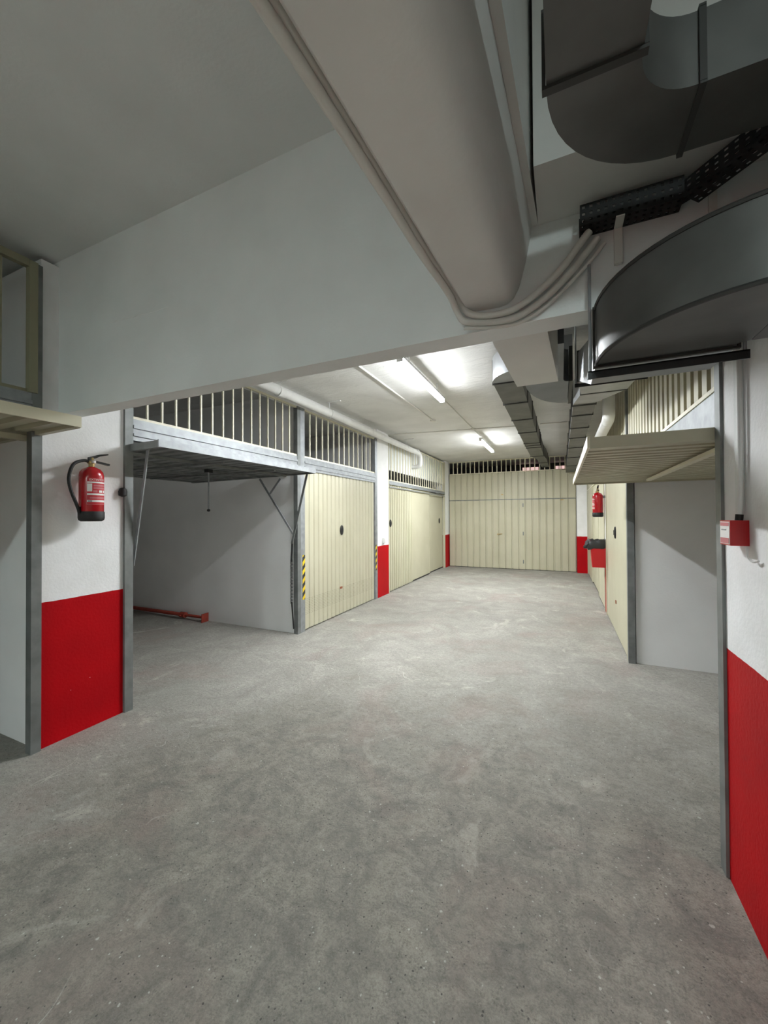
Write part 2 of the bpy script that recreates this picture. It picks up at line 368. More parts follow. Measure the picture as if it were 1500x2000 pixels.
# right hand fronts: frames with ribbed sheet transoms
def front_sheet(label, y0, y1, zl, zt, wd, post_w=.06, m_post='galvanised_dull', lint=True, zpost=None):
    t = thing('garage_front', label, 'garage front', (XR, (y0+y1)/2, 0))
    for a in (y0, y1-post_w): MB().box(XR-.012, XR+.05, a, a+post_w, 0, zpost or zt).build('post', m_post, t)
    a, b_ = y0+post_w, y1-post_w
    if lint: 
        MB().box(XR+.0, XR+.04, a, b_, zl-.16, zl).build('lintel', 'galvanised', t)
    MB().box(XR-.006, XR+.03, a, b_, zl, zl+.02).build('rail', 'cream_bar', t)
    MB().box(XR+.05, XR+.055, a, b_, zl, zt).build('backing_sheet', 'seam_dark', t)
    n = round((b_-a)/wd); me = slat_mesh((b_-a)/n, zt-zl-.02, .035, 'cream_paint', .12)
    for k in range(n): place('slat', me, (XR+.04, a+(b_-a)*(k+.5)/n, zl+.02), t, (0, 0, R(-90)))
    return t
front_sheet('open right hand garage frame with ribbed sheet transom beside the alarm box', 2.07, 4.70, 2.04, ZC, .125)
front_sheet('ribbed transom and post over the plain cream door beside the red bin', 4.70, 6.78, 2.12, ZC, .13, .05, 'cream_paint', False)
front_sheet('far ribbed transom above the right hand leaves next to the wide end door', 7.0, 11.36, 2.12, ZC, .15, .05, 'cream_paint', False)

# ------------------------------------------------------------------ closed doors
def lock_plate(parent, x, y, z, s):
    mb = MB(); n = 18
    ring = lambda xx, r: [(xx, y+r*.95*math.cos(2*math.pi*k/n), z+r*1.5*math.sin(2*math.pi*k/n)) for k in range(n)]
    mb.loft([ring(x, .05), ring(x+.010*s, .05), ring(x+.016*s, .04)])
    p = mb.build('lock_plate', 'black_rubber', parent)
    MB().bar((x+.02*s, y, z-.03), (x+.02*s, y, z+.03), .010, .008, (1, 0, 0)).build('turn_handle', 'seam_dark', p)
def sheet_door(label, x, s, y0, y1, z0, z1, wd, m, lip=.07, depth=.014, name='garage_door'):
    t = thing(name, label, 'garage door', (x, (y0+y1)/2, 0))
    n = round((y1-y0)/wd); me = slat_mesh((y1-y0)/n, z1-z0, depth, m, lip)
    for k in range(n): place('slat', me, (x, y0+(y1-y0)*(k+.5)/n, z0), t, (0, 0, R(90*s)))
    MB().box(x-.03*s, x-.004*s, y0, y1, z0, z0+.03).build('bottom_rail', 'galvanised_dull', t)
    return t
d3 = sheet_door('closed ribbed cream door with black lock plate beside hazard tape', XL-.012, 1, 4.27, 6.39, .015, 2.11, .112, 'cream_vented', .09)
lock_plate(d3, XL+.005, 5.23, 1.29, 1)
mb = MB(); mb.lathe((0, 0, 0), [(.02, 0), (.022, .004), (.012, .006)], 10)
rs = MB().box(XL+.002, XL+.012, 5.18, 5.24, .395, .425); rs.build('rust_patch', 'rust', d3)
d4 = sheet_door('closed ribbed cream leaf next to the plain leaves of the side door', XL-.012, 1, 7.03, 8.42, .02, 2.15, .10, 'cream_paint', .10)
lock_plate(d4, XL+.005, 7.12, 1.36, 1)
def plain_leaf(label, x, s, y0, y1, z0, z1, lock=None, m='cream_paint'):
    t = thing('door_leaf', label, 'garage door', (x, (y0+y1)/2, 0))
    MB().box(x-.035*s, x, y0, y1, z0, z1).build('panel', m, t)
    for a in (y0, y1-.03): MB().box(x, x+.006*s, a, a+.03, z0, z1).build('stile', m, t)
    MB().box(x-.03*s, x-.005*s, y0, y1, .004, z0).build('gap_seal', 'black_rubber', t)  # black strip filled in for the shade of the gap below the leaf
    if lock: lock_plate(t, x, lock[0], lock[1], s)
    return t
plain_leaf('plain cream middle leaf of the triple leaf side door', XL-.015, 1, 8.425, 9.72, .035, 2.14)
plain_leaf('plain cream leaf set back beside the far left pillar', XL-.06, 1, 9.725, 11.08, .035, 2.12, (10.74, 1.365))
r2 = plain_leaf('plain cream door with lock slot beside the open right hand garage', XR-.002, -1, 4.72, 6.77, .02, 2.12, (5.66, 1.28))
MB().box(XR-.010, XR-.002, 5.66, 5.70, .39, .43).build('rust_patch', 'rust', r2)
for k, (a, b_, lab) in enumerate(((7.01, 8.15, 'cream leaf just behind the red bin'), (8.16, 9.75, 'cream leaf midway between red bin and end pillar'), (9.76, 11.35, 'cream leaf beside the far right pillar'))):
    plain_leaf(lab+' on the right', XR-.002+(.02 if k == 1 else 0), -1, a, b_, .03, 2.12)
MB  # wide end door
ed = thing('end_door', 'wide ribbed cream door closing the end of the aisle', 'garage door', (-1.34, YB, 0))
x0, x1 = -3.05, .36; n = 19; wd = (x1-x0)/n
meL = slat_mesh(wd-.006, 1.925, .022, 'cream_paint', .06); meU = slat_mesh(wd-.006, .755, .022, 'cream_paint', .06)
lower_n = 0
for k in range(n):
    cx = x0+wd*(k+.5)
    place('slat', meL, (cx, YB, .015), ed); place('slat', meU, (cx, YB, 1.965), ed)
MB().box(x0, x1, YB-.004, YB+.02, 1.942, 1.963).build('rail', 'galvanised_dull', ed)
MB().box(x0, x1, YB+.006, YB+.012, .0, 2.72).build('backing_sheet', 'cream_paint', ed)
MB().box(x0, x1, YB-.002, YB+.02, .0, .015).build('bottom_rail', 'seam_dark', ed)
hx = -1.62
MB().bar((hx-.04, YB-.04, .975), (hx+.1, YB-.04, .985), .02, .02).box(hx-.04, hx-.02, YB-.04, YB-.008, .95, .99).build('handle', 'brass', ed)
for z in (.17, .95, 1.74): MB().box(-.975, -.950, YB-.03, YB-.008, z, z+.1).build('hinge', 'galvanised_dull', ed)
MB().box(-1.55, -1.49, YB-.03, YB-.008, 2.08, 2.11).build('latch', 'brass', ed)
MB().box(-.01, .06, YB-.03, YB-.008, 1.90, 1.93).build('latch', 'brass', ed)
et = thing('transom_grille', 'dark open transom with thin bars over the wide end door', 'grille', (-1.34, YB, 2.72))
MB().box(x0, x1, YB-.01, YB+.02, 2.725, 2.745).build('rail', 'cream_bar', et); MB().box(x0, x1, YB-.01, YB+.02, 3.075, 3.095).build('rail', 'cream_bar', et)
me = None
for k in range(1, 27):
    x = x0+(x1-x0)*k/27
    if me is None: o = MB().box(x-.012, x+.012, YB-.004, YB+.012, 2.745, 3.075).build('bar', 'cream_bar', et); me = o.data
    else: place('bar', me, (x, YB+.004, 2.745), et)
# glowing panes for the pink bright patches far behind the transom
for n_, (a, b_) in enumerate(((-1.10, -.62), (-.15, .20))):
    wn = thing('window_%d' % (n_+1), ('pinkish lit window behind the end transom left of the duct', 'pinkish lit window behind the end transom right of the duct')[n_], 'window', ((a+b_)/2, 12.99, 2.78)); wn['kind'] = 'structure'
    q = (b_-a)/4
    for k in range(4): MB().box(a+q*k+.008, a+q*(k+1)-.008, 12.985, 12.995, 2.80, 3.0).build('pane', 'window_glow', wn)
    fr = MB(); fr.box(a-.02, b_+.02, 12.97, 12.995, 2.775, 2.795); fr.box(a-.02, b_+.02, 12.97, 12.995, 3.005, 3.025); fr.build('window_frame', 'dark_room', wn)

# ------------------------------------------------------------------ raised up-and-over doors
def raised_door(label, s, xa, xb, y0, y1, z, th, wd, m, tilt=0.0, zback=None):
    """panel lying level: front edge at xa (in the aisle), rear edge at xb; ribs run along x"""
    zb = z if zback is None else zback
    t = thing('overhead_door', label, 'garage door', ((xa+xb)/2, (y0+y1)/2, z))
    L = math.hypot(xb-xa, zb-z); ang = math.atan2(zb-z, abs(xb-xa))
    n = round((y1-y0)/wd); me = slat_mesh((y1-y0)/n, L-.004, .022, m, .13)
    d = 1 if xb > xa else -1
    for k in range(n):
        yy = y0+(y1-y0)*(k+.5)/n
        Mx = Matrix(((0, 0, d*math.cos(ang)), (1, 0, 0), (0, 0, 0))).to_3x3()
        ez = Vector((d*math.cos(ang), 0, math.sin(ang))); ex = Vector((0, 1, 0)); ey = ez.cross(ex)
        if ey.z < 0: ex = -ex; ey = ez.cross(ex)
        M3 = Matrix((ex, ey, ez)).transposed()
        place('slat', me, (xa+d*.002, yy, z), t, M3.to_euler())
    MB().box(xa-d*.012, xa, y0, y1, z-th*.62, z+th*.38).build('edge_rail', 'galvanised' if m != 'cream_khaki' and s > 0 and y0 > 1.5 else 'cream_bar', t)
    MB().bar((xb, y0, zb), (xb, y1, zb), .04, th).build('edge_rail', m, t)
    for yy in (y0+.018, y1-.018): MB().bar((xa, yy, z-.012), (xb, yy, zb-.012), .035, th).build('side_rail', m, t)
    return t
# garage with the prop
od2 = raised_door('raised galvanised edged door over the garage with the red prop', 1, -2.75, -4.85, 1.97, 4.03, 2.065, .055, .125, 'galvanised_dull', zback=2.03)
for k in range(1, 5):
    xx = -2.75-2.1*k/5; MB().box(xx-.015, xx+.015, 2.01, 3.99, 2.005, 2.03).build('cross_brace', 'galvanised_dull', od2)
for yy in (2.65, 3.35): MB().box(-4.8, -2.8, yy-.012, yy+.012, 1.99, 2.005).build('long_brace', 'galvanised_dull', od2)
rd = MB().tube([(-3.5, 3.1, 2.02), (-3.5, 3.1, 1.585)], .008, 8).build('pull_rod', 'galvanised', od2)
MB().lathe((-3.5, 3.1, 1.56), [(.006, 0), (.017, .006), (.017, .022), (.006, .03)], 10).build('knob', 'black_rubber', rd)
MB().box(-3.53, -3.47, 3.07, 3.13, 1.985, 2.02).build('rod_plate', 'black_steel', od2)
def flat_arm(parent, p, q, nm='arm', m='galvanised', w_=.026): return MB().bar(p, q, w_, .008, (0, 1, 0)).build(nm, m, parent)
flat_arm(od2, (-2.93, 2.02, 2.035), (-3.10, 2.015, 1.12))
flat_arm(od2, (-2.86, 4.02, 2.035), (-3.11, 4.04, 1.16), m='galvanised_dull', w_=.03)
flat_arm(od2, (-3.62, 4.03, 2.0), (-3.10, 4.05, 1.28))
flat_arm(od2, (-3.45, 4.03, 1.80), (-3.28, 4.03, 1.99))
sp = MB(); pts = []
for k in range(241):
    a = k/240; pts.append((-3.125+.016*math.cos(a*2*math.pi*30), 4.055+.016*math.sin(a*2*math.pi*30), .95-.55*a))
sp.tube(pts, .004, 5); sp.build('spring', 'black_steel', od2)
MB().tube([(-3.11, 4.05, 1.2), (-3.13, 4.055, .93)], .012, 8).build('spring_hook', 'black_steel', od2)
MB().tube([(-3.125, 4.055, .41), (-3.10, 4.06, .08)], .010, 8).build('spring_cable', 'black_steel', od2)
# first garage on the left
od0 = raised_door('raised cream door poking out at the edge of the large extinguisher pillar', 1, -2.64, -4.7, -1.0, 1.395, 2.085, .065, .125, 'cream_paint', zback=2.05)
for k in range(1, 4): MB().box(-2.64-.52*k-.02, -2.64-.52*k+.02, -.96, 1.36, 2.0, 2.035).build('cross_brace', 'cream_paint', od0)
# right hand garage
odR = raised_door('raised ribbed cream door tilted out over the right side of the aisle', -1, .13, 2.15, 2.13, 4.64, 1.86, .055, .115, 'cream_paint', zback=1.87)
MB().bar((.70, 2.3, 1.815), (.72, 4.2, 1.815), .035, .02).build('cross_brace', 'cream_bar', odR)
MB().box(1.4, 1.44, 2.17, 4.6, 1.81, 1.845).build('cross_brace', 'cream_paint', odR)

# hazard tape on the jambs
tag(MB().box(XL+.023, XL+.025, 4.205, 4.258, .42, 1.0).build('hazard_tape', 'hazard_tape'), 'yellow and black tape on the galvanised post left of the vented door', 'tape')
tag(MB().box(XL+.023, XL+.025, 6.405, 6.455, .52, .98).build('hazard_tape', 'hazard_tape'), 'yellow and black tape on the jamb beside the white and red pillar', 'tape')

# ------------------------------------------------------------------ ducts
def rect(path, hw, z0s, z1s):
    """rings of a rectangular duct along a plan path [(x,y,nx,ny)]"""
    return [[(x-nx*hw0, y-ny*hw0, z0), (x+nx*hw1, y+ny*hw1, z0), (x+nx*hw1, y+ny*hw1, z1), (x-nx*hw0, y-ny*hw0, z1)] for (x, y, nx, ny), (hw0, hw1), z0, z1 in zip(path, hw, z0s, z1s)]
def flange(parent, ring, e=.012, axis='y', t=.012):
    xs = [p[0] for p in ring]; ys = [p[1] for p in ring]; zs = [p[2] for p in ring]; mb = MB()
    if axis == 'y':
        y = ys[0]; a, b_, c, d = min(xs), max(xs), min(zs), max(zs)
        mb.box(a-e, b_+e, y-t, y+t, c-e, c-.001); mb.box(a-e, b_+e, y-t, y+t, d+.001, d+e); mb.box(a-e, a-.001, y-t, y+t, c, d); mb.box(b_+.001, b_+e, y-t, y+t, c, d)
    else:
        x = xs[0]; a, b_, c, d = min(ys), max(ys), min(zs), max(zs)
        mb.box(x-t, x+t, a-e, b_+e, c-e, c-.001); mb.box(x-t, x+t, a-e, b_+e, d+.001, d+e); mb.box(x-t, x+t, a-e, a-.001, c, d); mb.box(x-t, x+t, b_+.001, b_+e, c, d)
    return mb.build('flange', 'seam_dark', parent)
# upper duct: comes from behind the viewer, bends right into the wall
ud = thing('air_duct', 'dark square duct bending right above the cable tray', 'duct', (.06, .9, 2.37))
zb, zt = 2.37, 2.52
mb = MB(); mb.loft([[(-.02, y, zb), (.148, y, zb), (.148, y, zt), (-.02, y, zt)] for y in (-6.1, .855)]); mb.build('straight_run', 'duct_steel', ud)
rings = []
for k in range(13):
    a = R(180-90*k/12); ci, so = math.cos(a), math.sin(a)
    cx, cy = .262, .862
    ro_x, ro_y, ri = .282, .284, .114
    rings.append([(cx+ri*ci, cy+ri*so, zb), (cx+ro_x*ci, cy+ro_y*so, zb), (cx+ro_x*ci, cy+ro_y*so, zt), (cx+ri*ci, cy+ri*so, zt)])
mb = MB(); mb.loft(rings, True); el = mb.build('elbow', 'duct_steel', ud)
mb = MB(); mb.loft([[(x, .976, zb), (x, 1.146, zb), (x, 1.146, zt), (x, .976, zt)] for x in (.262, .615)]); mb.build('branch_run', 'duct_steel', ud)
for y in (.05, .858): flange(ud, [(-.02, y, zb), (.148, y, zt)], .008, 'y', .008)
flange(ud, [(.268, .976, zb), (.268, 1.146, zt)], .006, 'x', .006)
# lower duct: passes under the beam, with a curved elbow to the right
ld = thing('air_duct', 'wide grey duct with curved elbow slipping under the deep beam', 'duct', (.3, 1.5, 2.0))
zb, zt = 2.0, 2.19
rings = []
for k in range(17):
    a = R(180+90*k/16)
    cx, cy, ro, ri = .50, 1.485, .39, .03
    rings.append([(cx+ri*math.cos(a), cy+ri*math.sin(a), zb), (cx+ro*math.cos(a), cy+ro*1.03*math.sin(a), zb), (cx+ro*math.cos(a), cy+ro*1.03*math.sin(a), zt), (cx+ri*math.cos(a), cy+ri*math.sin(a), zt)])
mb = MB(); mb.loft(rings, True); el = mb.build('elbow', 'duct_steel', ld)
mb = MB()
for z in (zb, zt):
    mb.tube([(r[1][0], r[1][1], z) for r in rings], .006, 6)
mb.build('elbow_seam', 'seam_dark', el)
mb = MB(); mb.loft([[(x, 1.083, zb), (x, 1.455, zb), (x, 1.455, zt), (x, 1.083, zt)] for x in (.502, .618)]); mb.build('branch_run', 'duct_steel', ld)
def lr(y, xa, xb, z0, z1): return [(xa, y, z0), (xb, y, z0), (xb, y, z1), (xa, y, z1)]
ldr = [lr(1.487, .11, .48, zb, zt), lr(1.72, .11, .48, 2.01, 2.195), lr(3.1, .12, .50, 2.455, 2.66), lr(3.95, .17, .53, 2.59, 2.80), lr(4.4, .12, .325, 2.62, 2.86)]
mb = MB(); mb.loft(ldr[:2]); mb.build('straight_run', 'duct_bright', ld)
mb = MB(); mb.loft(ldr[1:]); mb.build('rising_run', 'duct_bright', ld)
mb = MB(); mb.loft([lr(4.4, .12, .325, 2.62, 2.86), lr(11.3, .12, .325, 2.62, 2.86)]); mb.build('far_run', 'duct_steel', ld)
flange(ld, ldr[0], .008, 'y', .006); flange(ld, ldr[2], .008, 'y', .012); flange(ld, ldr[3], .006, 'y', .01)
for y in (4.45, 4.9, 5.6, 6.3, 7.2, 8.4, 9.8): flange(ld, lr(y, .12, .325, 2.62, 2.86), .009, 'y', .01)
# hanger rails under the lower duct
for (y, xa, xb, zr, lab) in ((1.475, .085, .50, 1.972, 'black steel hanger rail under the duct elbow'), (3.06, .095, .525, 2.415, 'second black steel hanger rail under the rising duct')):
    hr = thing('duct_hanger', lab, 'hanger', ((xa+xb)/2, y, zr-.002))
    rl = MB(); rl.box(xa, xb, y-.018, y+.018, zr, zr+.004)
    rl.box(xa, xb, y-.018, y-.014, zr-.022, zr+.004); rl.build('rail', 'black_steel', hr)
    top = 2.34 if y < 1.5 else 3.095
    MB().tube([(xa+.008, y-(.0 if y > 1.5 else .0), zr+.004), (xa+.008, y, top)], .005, 8).build('threaded_rod', 'galvanised', hr)
    MB().tube([(xb-.006, y, zr+.004), (xb-.006, y, top)], .005, 8).build('threaded_rod', 'galvanised', hr)
    for x in (xa+.008, xb-.006): MB().tube([(x, y, zr-.017), (x, y, zr-.002)], .010, 6).build('nut', 'galvanised', hr)
# middle duct along the aisle
cd = thing('air_duct', 'long dark duct with ribbed joints between the lamps and right wall', 'duct', (-.47, 7, 2.8))
mb = MB(); mb.loft([lr(3.95, -.60, -.34, 2.8, 3.03), lr(9.2, -.60, -.34, 2.8, 3.03)]); mb.build('straight_run', 'duct_steel', cd)
mb = MB(); mb.loft([lr(9.2, -.60, -.34, 2.8, 3.03), lr(9.7, -.50, -.30, 2.8, 3.03), lr(11.45, -.46, -.28, 2.8, 3.03)]); mb.build('tapered_run', 'duct_steel', cd)
rings = []
for k in range(11):
    a = R(180+90*k/10); cx, cy, ro, ri = -.30, 3.95, .30, .04
    rings.append([(cx+ri*math.cos(a), cy+ri*math.sin(a), 2.8), (cx+ro*math.cos(a), cy+ro*math.sin(a), 2.8), (cx+ro*math.cos(a), cy+ro*math.sin(a), 3.03), (cx+ri*math.cos(a), cy+ri*math.sin(a), 3.03)])
mb = MB(); mb.loft(rings, True); mb.build('elbow', 'duct_bright', cd)
mb = MB(); mb.loft([[(x, 3.65, 2.8), (x, 3.91, 2.8), (x, 3.91, 3.03), (x, 3.65, 3.03)] for x in (-.30, .10)]); mb.build('branch_run', 'duct_bright', cd)
for y in (3.97, 4.75, 5.6, 6.5, 7.5, 7.75, 8.0, 9.2, 10.4): flange(cd, lr(y, -.60 if y < 9.3 else -.48, -.34 if y < 9.3 else -.29, 2.8, 3.03), .009, 'y', .014 if y in (4.75, 7.5) else .008)
# grey elbow between beam stub and rising duct
ge = thing('duct_elbow', 'blue grey duct elbow tucked behind the pale beam stub', 'duct', (-.1, 3.2, 2.5))
rings = []
for k in range(13):
    a = R(90+90*k/12); cx, cy, ro, ri = .06, 3.16, .66, .06
    rings.append([(cx+ri*.6*math.cos(a), cy+ri*math.sin(a), 2.5), (cx+ro*.46*math.cos(a), cy+ro*math.sin(a), 2.5), (cx+ro*.46*math.cos(a), cy+ro*math.sin(a), 2.74), (cx+ri*.6*math.cos(a), cy+ri*math.sin(a), 2.74)])
mb = MB(); mb.loft(rings, True); mb.build('bend', 'duct_blue', ge)
mb = MB(); mb.loft([[(.024, y, 2.5), (-.244, y, 2.5), (-.244, y, 2.74), (.024, y, 2.74)] for y in (3.16, 2.495)]); mb.build('straight_run', 'duct_blue', ge)
flange(ge, [(.075, 3.2, 2.5), (.075, 3.82, 2.74)], .010, 'x', .012)

# ------------------------------------------------------------------ cable tray, conduits
ct = thing('cable_tray', 'black perforated cable tray fixed to the deep beam', 'cable tray', (.25, 1.45, 2.45))
def perf(p, du, dv, nu, nv, hole=.5):
    """plate with square holes: p corner, du/dv full edge vectors"""
    p = Vector(p); du = Vector(du)/nu; dv = Vector(dv)/nv; mb = MB(); g = (1-hole)/2
    us = [0]; 
    for i in range(nu): us += [i+g, i+1-g]
    us.append(nu); vs = [0]
    for j in range(nv): vs += [j+g, j+1-g]
    vs.append(nv)
    V = [p+du*u+dv*v for v in vs for u in us]; W = len(us); F = []
    for j in range(len(vs)-1):
        for i in range(len(us)-1):
            if i % 2 == 1 and j % 2 == 1: continue
            F.append((j*W+i, j*W+i+1, (j+1)*W+i+1, (j+1)*W+i))
    mb.add(V, F); return mb
def solid(o, t=.002):
    md = o.modifiers.new('thick', 'SOLIDIFY'); md.thickness = t; return o
A = Vector((.065, 1.43, 2.452)); B_ = Vector((.345, 1.43, 2.452)); Cc = Vector((.60, 1.19, 2.482))
solid(perf(A, B_-A, (0, 0, .066), 13, 3, .42).build('side_plate', 'black_steel', ct))
solid(perf(A, B_-A, (0, .065, 0), 13, 3, .42).build('base_plate', 'black_steel', ct))
solid(perf(A+Vector((0, .065, 0)), B_-A, (0, 0, .066), 13, 3, .42).build('side_plate', 'black_steel', ct))
D = Cc-B_
solid(perf(B_, D, (0, 0, .05), 15, 3, .42).build('side_plate', 'black_steel', ct))
solid(perf(B_, D, (.045, .045, 0), 15, 3, .42).build('base_plate', 'black_steel', ct))
for k in range(3):
    yy = 1.445+.016*k
    MB().tube(bez([(.075, yy, 2.466+.004*k), (.2, yy, 2.468), (.34, yy+.004, 2.467), (.48+.006*k, 1.328+.012*k, 2.482), (.60+.006*k, 1.20+.012*k, 2.497)]), .007, 8).build('cable', 'black_rubber', ct)
MB().box(.168, .192, 1.487, 1.4995, 2.33, 2.452).box(.168, .192, 1.43, 1.4995, 2.446, 2.4505).build('bracket', 'conduit_cream', ct)
MB().box(.42, .44, 1.49, 1.4995, 2.36, 2.5).build('bracket', 'conduit_cream', ct)
base = [(.095, 1.465, 2.448), (.06, 1.468, 2.408), (.014, 1.47, 2.352), (-.068, 1.472, 2.285), (-.154, 1.472, 2.243), (-.244, 1.470, 2.240)]
labs = ('uppermost cream conduit looping from the cable tray under the long beam', 'second cream conduit looping from the cable tray under the long beam', 'lowest cream conduit looping from the cable tray under the long beam')
for k in range(3):
    off = (.0, .034, .060)[k]
    P = [(x+off*.55+(.006*k if i < 2 else 0), y+(.004, .010, .014)[k]-.002, z-off*.75) for i, (x, y, z) in enumerate(base)]
    # round the corner of the long beam then run back along its lower left edge
    P += [(-.31-off*.3, 1.468, 2.262-off*.9), (-.338-off*.3, 1.45, 2.30-off), (-.352-off*.2, 1.36, 2.315-off*.6), (-.375-off*.2, 1.1, 2.318-off*.6), (-.39-off*.2, .8, 2.318-off*.6), (-.44-off*.2, 0, 2.318-off*.6), (-.56-off*.2, -2, 2.318-off*.6), (-.8-off*.2, -6, 2.318-off*.6)]
    r_ = (.0125, .012, .006)[k]
    if k == 2: P = P[:7]
    tag(MB().tube(bez(P, 6), r_, 10).build('conduit', 'conduit_cream'), labs[k], 'conduit')
# left-hand trunking along the long beam
# white waste pipe along the left wall
pp = thing('drain_pipe', 'long white plastic drain pipe running above the transom bars', 'pipe', (-2.95, 5, 2.9))
pts = [(-2.93, 1.65, 2.945), (-2.93, 4.5, 2.94), (-2.93, 8.30, 2.925)]
MB().tube(pts, .055, 16).build('pipe_run', 'pvc_white', pp)
MB().tube(bez([(-2.93, 8.30, 2.925), (-2.93, 8.42, 2.91), (-2.93, 8.49, 2.84), (-2.93, 8.50, 2.72), (-2.95, 8.50, 2.66), (-3.02, 8.50, 2.63), (-3.13, 8.5, 2.63)]), .052, 16).build('bend', 'pvc_white', pp)
for y in (3.6, 6.0, 8.25): MB().tube([(-2.93, y-.05, 2.935), (-2.93, y+.05, 2.935)], .062, 16).build('collar', 'pvc_white', pp)
for y in (4.65, 7.6):
    cl = MB(); cl.tube([(-2.93+.06*math.cos(a), y, 2.935+.06*math.sin(a)) for a in [2*math.pi*k/16 for k in range(17)]], .006, 6); cl.tube([(-2.93, y, 2.995), (-2.93, y, ZC-.006)], .007, 6); cl.box(-2.96, -2.75, y-.015, y+.015, ZC-.014, ZC-.002)
    cl.build('clamp', 'pvc_white', pp)
rp = thing('vent_pipe', 'short pale vent pipe between far duct and right transom', 'pipe', (.46, 5.5, 2.5))
MB().tube([(.47, 4.9, 2.52), (.47, 8.5, 2.52)], .06, 16).build('pipe_run', 'pvc_white', rp)
MB().tube(bez([(.47, 4.9, 2.52), (.47, 4.8, 2.54), (.47, 4.75, 2.62), (.47, 4.75, 3.09)]), .06, 16).build('bend', 'pvc_white', rp)
# ceiling conduits
def wirerun(pts, label, box=None, r=.009):
    t = thing('ceiling_conduit', label, 'conduit', pts[0]); MB().tube(pts, r, 8).build('tube', 'conduit_cream', t)
    if box: MB().lathe((box[0], box[1], ZC-.03), [(.03, 0), (.045, .005), (.045, .03)], 14).build('junction_box', 'conduit_cream', t)
wirerun([(-1.45, 5.15, ZC-.01), (-1.46, 7.9, ZC-.01)], 'ceiling conduit joining the near lamp and the far lamp', (-1.46, 7.2))
wirerun([(-1.93, 1.62, ZC-.012), (-1.93, 6.26, ZC-.012)], 'ceiling conduit ending at a round box beside the near lamp', (-1.93, 6.26), .011)
wirerun([(-3.05, 7.0, ZC-.012), (-1.5, 7.2, ZC-.012), (-.62, 7.3, ZC-.012)], 'ceiling conduit crossing from the drain pipe to the ducts')
wirerun([(-.32, 7.3, ZC-.012), (.0, 7.33, ZC-.012), (.11, 7.34, ZC-.012)], 'short ceiling conduit between the two far ducts')
tag(MB().box(-2.62, -2.15, 2.42, 2.48, ZC-.03, ZC).build('cable_trunking', 'plaster'), 'short white trunking on the ceiling behind the deep beam', 'trunking')

# ------------------------------------------------------------------ fluorescent lamps
def lamp(label, x, y0, y1, zc, drop, m, ms):
    t = thing('ceiling_lamp', label, 'lamp', (x, (y0+y1)/2, zc-drop))
    z = zc-drop
    MB().box(x-.028, x+.028, y0, y1, z, z+.03).build('lamp_body', 'lamp_body', t)
    MB().box(x-.026, x+.026, y0+.015, y1-.015, z-.034, z-.0005).build('opal_cover', ms, t)
    MB().box(x-.024, x+.024, y0+.017, y1-.017, z-.037, z-.0345).build('tube', m, t)
    for y in (y0, y1-.015): MB().box(x-.028, x+.028, y, y+.015, z-.038, z).build('end_cap', 'lamp_body', t)
    if drop > .04:
        for y in (y0+.25, y1-.25): MB().tube([(x, y, z+.03), (x, y, zc-.001)], .006, 8).build('stem', 'lamp_body', t)
lamp('glowing fluorescent ceiling lamp nearer the deep beam', -1.35, 3.35, 4.80, ZC, .13, 'tube_light', 'tube_side')
lamp('glowing fluorescent ceiling lamp nearer the wide end door', -1.40, 7.6, 9.08, ZC, .13, 'tube_light', 'tube_side')
lamp('fluorescent ceiling lamp over the entrance side of the aisle', -1.41, -4.6, -3.12, ZF, .09, 'tube_light_near', 'tube_side_near')  # assumed lamp, added out of view to light the foreground
lamp('fluorescent ceiling lamp over the turning space behind the right wall', 1.2, -3.2, -1.72, ZF, .09, 'tube_light_near', 'tube_side_near')  # added out of view so that light reaches the right niche

